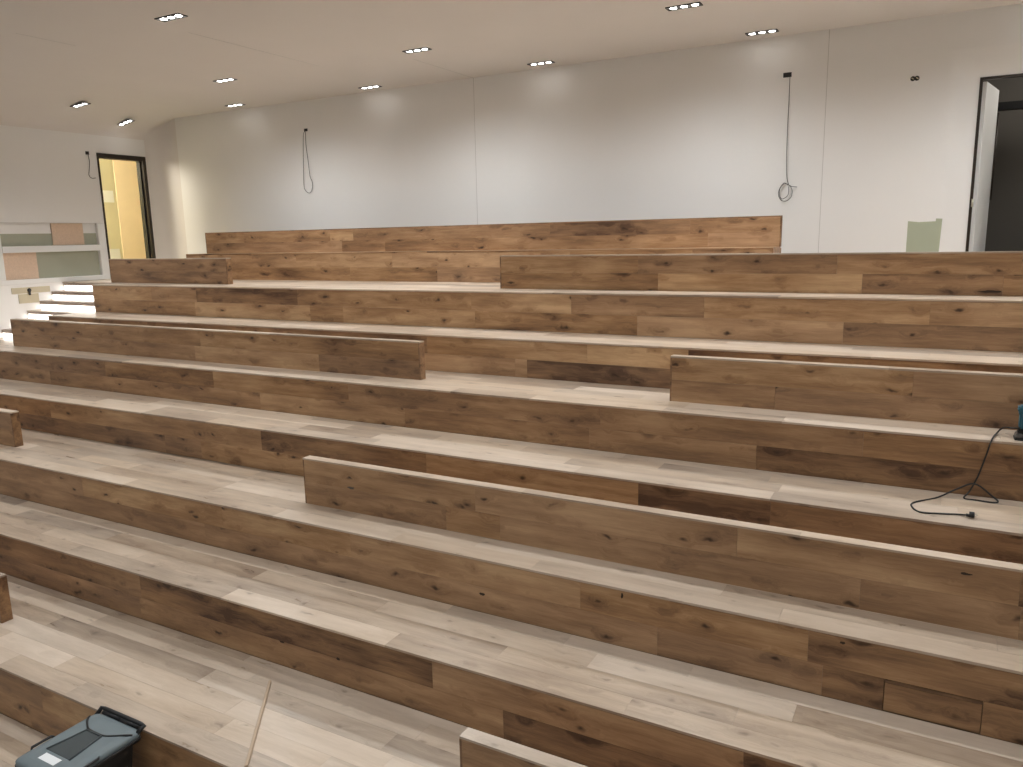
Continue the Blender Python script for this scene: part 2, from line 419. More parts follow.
# room behind the right door, dark
def dark_room():
    V = []; Fc = []
    def q(*p):
        i = len(V); V.extend(p); Fc.append(tuple(range(i, i + 4)))
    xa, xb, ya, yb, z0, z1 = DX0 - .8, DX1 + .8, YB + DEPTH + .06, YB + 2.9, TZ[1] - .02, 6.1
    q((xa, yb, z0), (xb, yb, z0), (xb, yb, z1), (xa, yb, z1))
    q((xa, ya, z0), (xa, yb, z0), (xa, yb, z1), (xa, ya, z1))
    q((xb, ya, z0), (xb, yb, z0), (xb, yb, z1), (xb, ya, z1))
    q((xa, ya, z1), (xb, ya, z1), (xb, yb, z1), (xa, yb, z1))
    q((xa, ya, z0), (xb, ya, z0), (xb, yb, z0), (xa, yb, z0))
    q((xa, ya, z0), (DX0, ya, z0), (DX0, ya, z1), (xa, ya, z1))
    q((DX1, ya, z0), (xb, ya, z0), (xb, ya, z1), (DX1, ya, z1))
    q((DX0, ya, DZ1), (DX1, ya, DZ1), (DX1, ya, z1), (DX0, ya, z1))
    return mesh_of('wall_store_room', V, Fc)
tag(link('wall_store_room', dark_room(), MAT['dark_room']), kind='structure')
def right_door():
    f = tag(empty('door_2', (DX0, YB + DEPTH, TZ[1])), kind='structure')
    y0, y1 = YB + DEPTH - .012, YB + DEPTH + .06
    box('jamb', (DX0, y0, TZ[1]), (DX0 + .03, y1, DZ1), MAT['frame'], f)
    box('jamb', (DX1 - .03, y0, TZ[1]), (DX1, y1, DZ1), MAT['frame'], f)
    box('lintel', (DX0 + .03, y0, DZ1 - .03), (DX1 - .03, y1, DZ1), MAT['frame'], f)
    leaf = box('door_leaf', (0, 0, 0), (.045, .86, DZ1 - .05 - TZ[1]), MAT['white'], None, .003)
    leaf.parent = f
    leaf.rotation_euler = (0, 0, math.radians(-11))
    c = Matrix.Rotation(math.radians(-11), 4, 'Z') @ Vector((.0225, .43, 0))
    leaf.location = Vector((.035, .075, .01 + (DZ1 - .05 - TZ[1]) / 2)) + c
    h = link('handle', tube_mesh('handle', [(.0, 0, -.55), (.0, 0, .55)], .012), MAT['frame'], leaf)
    h.location = (.045, .36, .35)
    hb = link('hinge', tube_mesh('hinge', [(0, 0, -.05), (0, 0, .05)], .012), MAT['brass'], f)
    hb.location = (.03, -.015, .95)
    bmr = box('beam', (DX0 - .3, YB + 1.6, 5.36), (DX1 + .3, YB + 1.75, 5.46), MAT['black'], f)
right_door()
ld2 = bpy.data.lights.new('store_room_fill', 'POINT'); ld2.energy = 40; ld2.color = (1, .95, .88); ld2.shadow_soft_size = .2  # unseen fill light, added to lift the dark room
lo2 = bpy.data.objects.new('store_room_fill', ld2); COL.objects.link(lo2); lo2.location = (DX1 + .5, YB + 1.2, 5.7)

# walls outside the frame close the hall
tag(box('wall_right', (XR, YF, -.6), (XR + .15, YB + 3, H + .15), MAT['wall']), kind='structure')
tag(box('wall_front', (XL, YF - .15, -.6), (XR, YF, H + .15), MAT['wall']), kind='structure')

# ------------------------------------------------------------------ downlights
FW, FD = .40, .135
def shared_box(name, a, b, mat):
    bm = bmesh.new(); box_bm(bm, a, b); bmesh.ops.recalc_face_normals(bm, faces=bm.faces)
    me = bpy.data.meshes.new(name); bm.to_mesh(me); bm.free(); me.materials.append(mat); return me
def frame_mesh():
    bm = bmesh.new(); t = .014; z0, z1 = -.012, 0
    box_bm(bm, (-FW/2, -FD/2, z0), (FW/2, -FD/2 + t, z1)); box_bm(bm, (-FW/2, FD/2 - t, z0), (FW/2, FD/2, z1))
    box_bm(bm, (-FW/2, -FD/2 + t, z0), (-FW/2 + t, FD/2 - t, z1)); box_bm(bm, (FW/2 - t, -FD/2 + t, z0), (FW/2, FD/2 - t, z1))
    for x in (-.062, .062): box_bm(bm, (x - .006, -FD/2 + t, z0), (x + .006, FD/2 - t, z1))
    bmesh.ops.recalc_face_normals(bm, faces=bm.faces)
    me = bpy.data.meshes.new('frame'); bm.to_mesh(me); bm.free(); me.materials.append(MAT['fixture']); return me
me_frame = frame_mesh()
me_pan = shared_box('reflector', (-FW/2 + .014, -FD/2 + .014, -.003), (FW/2 - .014, FD/2 - .014, 0), MAT['reflector'])
me_lens = cyl_mesh('lamp', .038, .034, .006, 20, -.009); me_lens.materials.append(MAT['lens'])
def make_spot(name, power, deg):
    l = bpy.data.lights.new(name, 'SPOT'); l.energy = power; l.color = LAMP_COL
    l.spot_size = math.radians(deg); l.spot_blend = 1.0; l.shadow_soft_size = .12; return l
SPOT_WIDE = make_spot('wide_beam', LAMP_W, 135)
SPOT_WALL = make_spot('wall_row_beam', LAMP_W * 1.4, 162)
SPOT_FRONT = make_spot('front_beam', LAMP_W * .6, 135)
SPOT_REAR = make_spot('rear_beam', LAMP_W * .8, 58)       # the row next to the wall is aimed at the seats
def downlight(loc, rot, label, beam=None, aim=0, group='ceiling downlights'):
    f = empty('downlight', loc); f.rotation_euler = rot
    tag(f, label, 'downlight', group)
    link('frame', me_frame, None, f); link('reflector', me_pan, None, f)
    for x in (-.124, 0, .124):
        l = link('lamp', me_lens, None, f); l.location = (x, 0, 0)
    s = bpy.data.objects.new('lamp_beam', beam or SPOT_WIDE); COL.objects.link(s); s.parent = f; s.location = (0, 0, -.03)
    s.rotation_euler = (math.radians(aim), 0, 0)
ANY = 'recessed ceiling downlight with three bright lamps in a dark frame'
for u, v, lab in ((171, 17, 'three-lamp downlight standing alone, farthest from the rear wall'),
                  (417, 50, 'three-lamp downlight above the middle tiers, beside the ceiling joint'),
                  (684, 6, 'three-lamp downlight one row off the wall, before the coiled cable'),
                  (225, 80, 'three-lamp downlight one row off the wall, before the hanging cable loop')):
    downlight(on_z(u, v, H), (0, 0, 0), lab, SPOT_WIDE if v == 17 else SPOT_WALL)
for u, v, lab in ((762, 32, 'three-lamp downlight against the rear wall above the coiled cable'),
                  (541, 63, 'three-lamp downlight against the rear wall between the two wall joints'),
                  (370, 87, 'three-lamp downlight against the rear wall between cable loop and wall joint'),
                  (235, 105, 'three-lamp downlight against the rear wall between cable loop and doorway')):
    downlight(on_z(u, v, H), (0, 0, 0), lab, SPOT_REAR, -36)
for p in ((.90, 11.07), (4.1, 11.07)):
    downlight(Vector(p + (H,)), (0, 0, 0), ANY, SPOT_REAR, -36)
for p in ((.9, 9.3), (4.6, 9.3), (-11.9, 6.45), (-4.2, 6.45), (-.5, 6.45), (3.2, 6.45),
          (-13.4, 3.6), (-9.8, 3.6), (-6.1, 3.6), (-2.4, 3.6), (1.3, 3.6), (4.9, 3.6), (-11.9, .7), (-8.0, .7), (-4.2, .7), (-.5, .7), (3.2, .7),
          (-13.4, -2.2), (-9.8, -2.2), (-6.1, -2.2), (-2.4, -2.2), (1.3, -2.2), (4.9, -2.2)):
    downlight(Vector(p + (H,)), (0, 0, 0), ANY, SPOT_WALL if p[1] > 9 else SPOT_WIDE if p[1] > 6 else SPOT_FRONT)
# two sit on the cove beside the left wall
for u, v, lab in ((80, 103, 'three-lamp downlight on the curved ceiling edge above the framed wall recess'),
                  (125, 121, 'three-lamp downlight on the curved ceiling edge above the dark-framed doorway')):
    best = None
    for i in range(4, 400):
        sn = COVE_A * i / 400; P = on_x(u, v, XL + sn); c_ = 1 - sn / COVE_A
        zc = H - COVE_B * (1 - math.sqrt(1 - c_ * c_))
        if best is None or abs(P.z - zc) < best[0]: best = (abs(P.z - zc), sn, P)
    sn, P = best[1], best[2]; c_ = 1 - sn / COVE_A
    tilt = math.atan(COVE_B / COVE_A * c_ / math.sqrt(1 - c_ * c_))
    n = Vector((math.sin(tilt), 0, -math.cos(tilt)))
    downlight(P + n * .03, (0, -tilt * .5, 0), lab, SPOT_REAR)

# ------------------------------------------------------------------ boards
def lay(parent, name, x0, x1, y0, y1, z0, z1, mat, rng, marks=None, tmin=.9, tmax=2.2, gap=.0012, jit=.0008, face='y', tones=(-.55, .55)):
    """one row of boards end to end from x0 to x1; marks = [(x_end, tone), ...] fixes joints seen in the photograph"""
    segs = []; x = x0
    if marks:
        for xe, t in marks:
            if xe <= x + .03: continue
            xe = min(xe, x1); segs.append((x, xe, t)); x = xe
            if x >= x1: break
    while x < x1 - .001:
        l = rng.uniform(tmin, tmax); xe = x + l
        if xe > x1 - .5: xe = x1
        segs.append((x, xe, rng.uniform(*tones))); x = xe
    for a, b, t in segs:
        j = rng.uniform(0, jit)
        A = [a + gap / 2, y0, z0]; B = [b - gap / 2, y1, z1]
        if face == 'y': A[1] += j; A[2] += gap / 2; B[2] -= gap / 2
        else: B[2] -= j; A[1] += gap / 2; B[1] -= gap / 2
        o = box(name, A, B, mat, parent)
        o['tone'] = float(t)

def marks_px(px, Y, z):
    return [(pix_x(u, Y, z) if u < 1023 else XR, t) for u, t in px]
TH = .018   # board thickness
RISER = {   # joints read off the photograph: (pixel column where a board ends, tone)
 1: ([(151,.5),(196,.2),(297,-.7),(471,.05),(571,.35),(704,-.1),(930,.2)], [(195,0),(310,.55),(343,.2),(475,.1),(637,-.3),(843,.65)]),
 2: ([(427,-.3),(587,.1),(688,.6)], [(300,-.1),(515,.4),(527,.3),(690,-.7)]),
 3: ([(105,-.1),(213,-.5),(348,.1),(600,.1),(863,.15)], [(50,-.1),(260,0),(405,.4),(589,-.3),(756,.5)]),
 4: ([(50,-.2),(261,.2),(426,-.5),(638,.2),(770,-.85)], [(165,-.3),(201,-.2),(304,.3)]),
 5: ([(82,0),(222,.45),(350,.35),(580,.4),(808,.3)], [(205,-.1),(657,-.05),(822,-.1),(884,-.5),(981,0)]),
 6: ([(140,-.2),(432,-.5),(743,.15)], [(140,-.2),(503,.05)]),
 7: ([(41,-.4)], [(30,.1)]),
}
LAST = {1: (-.1, -.4), 2: (-.4, -.2), 3: (-.3, -.7), 4: (-.4, 0), 5: (-.4, -.2), 6: (-.4, -.65), 7: (0, .1)}
TIER_LABEL = {
 1: 'uppermost oak tier floor, reaching back to the white rear wall',
 2: 'shallow oak tier just below the uppermost tier floor',
 3: 'deep oak tier floor on which the teal power sander stands',
 4: 'shallow oak tier on which the black mains plug lies',
 5: 'deep oak tier with a small access hatch let into its front',
 6: 'shallow oak tier just below the tier with the access hatch',
 7: 'deep oak tier on which the loose wooden batten lies',
 8: 'lowest oak tier, where the grey lidded bin stands',
}
rng = random.Random(11)
for k in range(1, 9):
    y0 = RY[k]; y1 = RY[k - 1] if k > 1 else YB - .01
    zt = TZ[k]; zb = TZ[k + 1]
    t = tag(empty('seating_tier', ((XL + XR) / 2, (y0 + y1) / 2, -.445)), TIER_LABEL[k], 'seating tier')
    xl = STAIR_R.get(k, XL); XE_ = XR - .01
    cy0 = y0 + TH + .004; CUT = .486     # a lit flight is cut this deep into the left end of tiers 1 and 2
    box('carcass', (xl + .001, cy0, -.445), (XE_, y1, zt - TH), MAT['core'], t)
    if k in STAIR_R:
        box('carcass', (XL + .001, y0 + CUT + .03, -.445), (xl, y1, zt - TH), MAT['core'], t)
    # riser boards (two rows) under the tread edge
    rt = zt - .022; rm = zb + (rt - zb) * .5
    A, B = RISER.get(k, ([], []))
    la, lb = LAST.get(k, (0, 0))
    ma = marks_px(A, y0, (rt + rm) / 2) + ([(pix_x(1023, y0, zt) + 1.1, la)] if A else [])
    mb = marks_px(B, y0, (rm + zb) / 2) + ([(pix_x(1023, y0, zb) + 1.6, lb)] if B else [])
    lay(t, 'riser_plank', xl, XE_, y0 + .004, y0 + .004 + TH, rm, rt, MAT['oak'], rng, ma)
    if k == 5:   # leave the place of the hatch open
        h0, h1 = pix_x(884, y0, (rm + zb) / 2), pix_x(981, y0, (rm + zb) / 2)
        lay(t, 'riser_plank', xl, h0 - .004, y0 + .004, y0 + .004 + TH, zb, rm, MAT['oak'], rng, mb[:4] + [(h0 - .004, -.5)])
        lay(t, 'riser_plank', h1 + .004, XE_, y0 + .004, y0 + .004 + TH, zb, rm, MAT['oak'], rng, mb[5:])
        hz1 = rm - .004
        ht = box('access_hatch', (h0, y0 + .006, zb + .004), (h1, y0 + .02, hz1 - .022), MAT['oak'], t); ht['tone'] = 0.0
        ht['label'] = 'small oak access hatch'
        st = box('hatch_strip', (h0, y0 + .007, hz1 - .02), (h1, y0 + .02, hz1), MAT['oak'], t); st['tone'] = -.8
    else:
        lay(t, 'riser_plank', xl, XE_, y0 + .004, y0 + .004 + TH, zb, rm, MAT['oak'], rng, mb)
    # tread boards
    w = .196; y = y0; first = True
    while y < y1 - .002:
        ye = min(y + w, y1)
        if y1 - ye < .05: ye = y1
        xx = xl if (k in STAIR_R and y < y0 + CUT) else XL + .001
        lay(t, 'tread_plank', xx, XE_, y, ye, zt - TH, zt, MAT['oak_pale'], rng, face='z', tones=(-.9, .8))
        if k in STAIR_R and y < y0 + CUT < ye:
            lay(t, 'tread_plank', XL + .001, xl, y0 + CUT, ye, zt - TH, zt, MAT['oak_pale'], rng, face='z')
        y = ye
    # nosing strip below the tread edge
    lay(t, 'nosing', xl, XE_, y0 + .001, y0 + .02, zt - .0225, zt - TH, MAT['oak'], rng, tmin=1.6, tmax=2.6, tones=(-.9, .1))

# ------------------------------------------------------------------ lit stair flights at the left wall
def flight(k, label):
    """three risers from tier k + 1 up to tier k, cut into the left end of tier k"""
    y = RY[k]; zt, zb = TZ[k], TZ[k + 1]; h = (zt - zb) / 3; d = .243; xr = STAIR_R[k]
    f = tag(empty('stair_flight', ((XL + xr) / 2, y, zb)), label, 'stairs')
    for i in range(3):
        yy = y + d * i; z0 = zb + h * i; z1 = z0 + h
        nz = h * .40
        if i < 2:
            s = box('step', (XL + .021, yy, z1 - nz), (xr - .001, yy + d + .02, z1), MAT['step_face'], f); s['tone'] = .3
        else:
            s = box('step_edge', (XL + .021, yy, z1 - nz), (xr - .001, yy + .028, z1 - TH - .0005), MAT['step_face'], f); s['tone'] = .0
        box('riser', (XL + .021, yy + .02, z0), (xr - .001, yy + .028, z1 - nz), MAT['step_face'], f)
        l = box('light_strip', (XL + .03, yy + .008, z0 + .003), (xr - .004, yy + .0199, z1 - nz - .001), MAT['led'], f)
        l['label'] = 'glowing white step light'
flight(1, 'upper flight of three glowing white steps beside the framed wall recess')
flight(2, 'lower flight of glowing white steps at the end of a low oak divider')
# ------------------------------------------------------------------ backrests
BT = .10
def backrest(label, x0, x1, y, z, h, rows, group=None, thick=BT, seed=1, cat='seatback'):  # free-standing backrest of a tier bench
    rg = random.Random(seed)
    b = tag(empty('bench_backrest', ((x0 + x1) / 2, y + thick / 2, z)), label, cat, group)
    box('carcass', (x0 + .016, y + .016, z), (x1 - .016, y + thick - .016, z + h - .016), MAT['core'], b)
    zm = z + (h - .016) / 2
    ext = lambda m, zz: [(pix_x(u, y, zz) if u < 1023 else x1, t) for u, t in m]
    lay(b, 'plank', x0 + .0155, x1 - .0155, y, y + .0155, zm, z + h - .0155, MAT['oak'], rg, ext(rows[0], zm + .1), tones=(-.3, .3))
    lay(b, 'plank', x0 + .0155, x1 - .0155, y, y + .0155, z, zm, MAT['oak'], rg, ext(rows[1], zm - .1), tones=(-.3, .3))
    lay(b, 'plank', x0 + .0155, x1 - .0155, y + thick - .0155, y + thick, zm, z + h - .0155, MAT['oak'], rg)
    lay(b, 'plank', x0 + .0155, x1 - .0155, y + thick - .0155, y + thick, z, zm, MAT['oak'], rg)
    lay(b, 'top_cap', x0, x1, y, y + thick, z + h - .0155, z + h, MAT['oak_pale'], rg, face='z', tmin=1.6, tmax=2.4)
    for xa, xb in ((x0, x0 + .0155), (x1 - .0155, x1)):
        e = box('end_panel', (xa, y, z), (xb, y + thick, z + h - .0158), MAT['oak'], b); e['tone'] = -.55  # ends toned down: their shade is put into the wood colour
    return b
XE = 4.9
e = lambda u, v, Y: on_y(u, v, Y).x
backrest('short oak low divider standing in front of the dark-framed doorway', e(110, 270, 8.881), e(227, 270, 8.881), 8.881, TZ[1], .421,
         ([(400, -.1)], [(400, -.15)]), seed=2)
backrest('oak low divider in front of the grey-green patch on the white wall', e(500, 270, 8.881), XE, 8.881, TZ[1], .424,
         ([(638, -.05), (837, -.2), (1022, .2)], [(658, -.1), (862, .3), (1003, -.4)]), seed=3)
backrest('oak low divider beginning at the lower glowing steps, with a narrow top', e(12, 333, 7.06), e(420, 365, 7.06), 7.06, TZ[3], .433,
         ([(200, 0), (420, .1)], [(195, .05), (319, .4), (430, -.4)]), seed=4)
backrest('oak low divider standing behind the teal power sander', e(670, 380, 7.06), XE, 7.06, TZ[3], .433,
         ([(913, .2)], [(775, .15), (1020, 0)]), seed=5)
backrest('stub end of a low oak divider on the hatch-fronted tier', -12.6, e(13, 430, 5.277), 5.277, TZ[5], .447,
         ([(200, 0)], [(200, 0)]), seed=6)
backrest('long oak low divider with a grey knot, standing on the hatch-fronted tier', e(304, 480, 5.277), XE, 5.277, TZ[5], .449,
         ([(475, .25), (737, .45), (1020, .45)], [(446, .2), (500, -.1), (860, .4), (1020, .15)]), seed=7)
backrest('dark end of a low oak divider on the tier with the loose batten', -12.6, -7.30, 3.489, TZ[7], .44,
         ([(200, 0)], [(200, 0)]), seed=8)
backrest('oak low divider with pale knotty top, on the tier with the loose batten', -2.345, XE, 3.489, TZ[7], .44,
         ([(1000, .1)], [(1000, 0)]), seed=9)

def knot(parent, u, v, Y, rx, rz, mat, seed):
    c = on_y(u, v, Y); rg = random.Random(seed); n = 14
    bm = bmesh.new(); F_ = []; B_ = []
    for k in range(n):
        a = 2 * math.pi * k / n; q = rg.uniform(.7, 1.2)
        F_.append(bm.verts.new((rx * q * .85 * math.cos(a), -.0006, rz * q * .85 * math.sin(a)))); B_.append(bm.verts.new((rx * q * math.cos(a), .002, rz * q * math.sin(a))))
    bm.faces.new(F_); bm.faces.new(B_[::-1])
    for k in range(n): bm.faces.new((F_[k], B_[k], B_[(k+1) % n], F_[(k+1) % n]))
    bmesh.ops.recalc_face_normals(bm, faces=bm.faces)
    me = bpy.data.meshes.new('knot'); bm.to_mesh(me); bm.free()
    o = link('knot', me, mat, parent); o.location = c - parent.location
    return o
kd_ = plain('dark_knot', (.035, .018, .01, 1), .6, noise=.5, nscale=60); kg_ = plain('grey_knot', (.12, .10, .085, 1), .6, noise=.5, nscale=60)
def find(prefix): return next(o for o in COL.objects if o.get('label', '').startswith(prefix))
o = knot(find('long oak low divider'), 351, 488, 5.277, .05, .014, kg_, 1); o['label'] = 'grey knot'
knot(find('long oak low divider'), 966, 574, 5.277, .035, .010, kd_, 2)
knot(find('oak low divider in front'), 990, 291.5, 8.881, .12, .012, kd_, 3)
hatch_tier = find('deep oak tier with a small access')
knot(hatch_tier, 843, 643, RY[5] + .004, .018, .012, kd_, 4)
knot(hatch_tier, 622, 596, RY[5] + .004, .010, .022, kd_, 5)
knot(hatch_tier, 482, 594, RY[5] + .004, .028, .014, kd_, 6)
knot(find('shallow oak tier just below the tier'), 338, 659, RY[6] + .004, .022, .014, kd_, 7)
knot(find('shallow oak tier just below the tier'), 282, 642, RY[6] + .004, .03, .010, kd_, 8)

# highest bench: seat box and backrest, with a walkway to the rear wall behind it
def bench():
    x0, x1 = -12.44, -1.85; y0, yb = RY[0], 10.48; z0, z1 = TZ[1], TZ[0]; zt = 4.0
    rg = random.Random(21)
    b = tag(empty('bench', ((x0 + x1) / 2, (y0 + yb) / 2, z0)), 'long oak bench with a backrest, highest of all, before the white rear wall', 'bench')
    box('carcass', (x0 + .016, y0 + .02, z0), (x1 - .016, yb + .06, z1 - TH), MAT['core'], b)
    zm = (z0 + z1 - .02) / 2
    lay(b, 'plank', x0 + .0155, x1 - .0155, y0 + .003, y0 + .018, zm, z1 - .0185, MAT['oak'], rg, marks_px([(296, 0), (392, .3), (500, .55)], y0, zm + .1))
    lay(b, 'plank', x0 + .0155, x1 - .0155, y0 + .003, y0 + .018, z0, zm, MAT['oak'], rg, marks_px([(350, -.2), (437, -.1), (500, -.35)], y0, zm - .1))
    lay(b, 'seat_plank', x0, x1, y0, y0 + .235, z1 - TH, z1, MAT['oak'], rg, face='z')
    lay(b, 'seat_plank', x0, x1, y0 + .235, yb, z1 - TH, z1, MAT['oak'], rg, face='z')
    box('back_carcass', (x0 + .016, yb + .016, z1 - TH), (x1 - .016, yb + .044, zt - .016), MAT['core'], b)
    zm = (z1 + zt - .016) / 2
    lay(b, 'back_plank', x0 + .0155, x1 - .0155, yb, yb + .0155, zm, zt - .0155, MAT['oak'], rg, marks_px([(244, 0), (330, .05), (353, .6), (550, 0), (690, -.5), (790, .15)], yb, zm + .1))
    lay(b, 'back_plank', x0 + .0155, x1 - .0155, yb, yb + .0155, z1, zm, MAT['oak'], rg, marks_px([(342, .1), (385, 0), (708, 0), (790, .5)], yb, zm - .1))
    lay(b, 'back_plank', x0 + .0155, x1 - .0155, yb + .0445, yb + .06, zm, zt - .0155, MAT['oak'], rg)
    lay(b, 'back_plank', x0 + .0155, x1 - .0155, yb + .0445, yb + .06, z1 - TH, zm, MAT['oak'], rg)
    lay(b, 'top_cap', x0, x1, yb, yb + .06, zt - .0155, zt, MAT['oak'], rg, face='z', tones=(-.8, -.3))
    for xa, xb in ((x0, x0 + .0155), (x1 - .0155, x1)):
        ep = box('end_panel', (xa, yb, z1), (xb, yb + .06, zt - .0158), MAT['oak'], b); ep['tone'] = -.9
        ep = box('end_panel', (xa, y0 + .003, z0), (xb, yb + .06, z1 - TH - .0003), MAT['oak'], b); ep['tone'] = -.2
bench()

# ------------------------------------------------------------------ wall boxes and cables
def wall_cable(u, v, w, h, path, label, cat='cable outlet', r=.0047):
    c = on_y(u, v, YB)
    t = tag(empty('cable_outlet', c), label, cat)
    box('outlet_box', (c.x - w/2, YB - .012, c.z - h/2), (c.x + w/2, YB - .0005, c.z + h/2), MAT['black'], t, .003)
    P = [on_y(a, b, YB - .014 - d) for a, b, d in path]
    o = link('cable', tube_mesh('cable', spline([p - c for p in P], 6), r, 6), MAT['cable'], t)
    return t
wall_cable(787.5, 75, .105, .06, [(790, 76, .01), (789, 100, .008), (787.5, 130, .008), (786.5, 160, .008), (787, 178, .01), (788.5, 185, .012),
    (784, 183, .015), (779.5, 189, .018), (778.5, 195, .02), (781, 200, .02), (786, 201, .02), (791, 197, .02), (792, 190, .02), (789, 185, .02), (784, 184, .02),
    (780, 189, .022), (779.5, 195, .022), (782, 199, .022), (788, 195, .024), (789, 186, .026), (792, 186.5, .028), (797, 187, .03)],
    'black outlet box with a long cable ending in a coil, on white wall')
wall_cable(306, 130, .085, .05, [(306, 131, .01), (303.5, 134, .01), (303.2, 150, .008), (303.5, 170, .008), (304, 186, .01), (306, 191, .012),
    (309, 193, .012), (311.5, 191, .012), (312.5, 186, .012), (312, 181, .01), (310, 176, .01), (308, 160, .008), (306, 145, .008), (305.5, 132, .01)],
    'black outlet box with a narrow hanging cable loop, on white wall')
c = on_y(915, 78.5, YB)
t = tag(empty('junction_box', c), 'small dark double junction box without cable, on the white wall', 'junction box')
for s in (-1, 1):
    o = link('socket_ring', tube_mesh('socket_ring', [(.022 * s, 0, 0), (.022 * s, -.01, 0)], .029, 14), MAT['black'], t)
    o2 = link('wire_stub', tube_mesh('wire_stub', [(.026 * s - .012, -.01, .008), (.026 * s + .012, -.018, -.008)], .006, 6), MAT['beige'], o)
c = on_x(87, 153, XL)
t = tag(empty('cable_outlet', c), 'small black outlet with a short curved cable beside the doorway', 'cable outlet')
box('outlet_box', (XL + .0005, c.y - .035, c.z - .03), (XL + .012, c.y + .035, c.z + .03), MAT['black'], t, .003)
P = [on_x(a, b, XL + .02) for a, b in ((88, 154), (89.5, 162), (89.2, 170), (89, 175), (91.5, 178), (96, 178))]
link('cable', tube_mesh('cable', spline([p - c for p in P], 6), .006, 6), MAT['cable'], t)

# ------------------------------------------------------------------ loose batten
a = on_z(270, 683, TZ[7]); b = on_z(246.5, 767, TZ[7])
d = (b - a).normalized(); ln = (b - a).length + .02
o = box('wooden_batten', (-ln/2, -.011, -.009), (ln/2, .011, .009), wood('batten_wood', (.36, .25, .15, 1), (.52, .38, .25, 1), (.66, .52, .38, 1), .6, contrast=.4, knot=0), None, .002)
o.location = (a + b) / 2 + Vector((0, 0, .0092)); o.rotation_euler = (0, 0, math.atan2(d.y, d.x))
tag(o, 'thin loose wooden batten lying across the tier boards', 'batten')

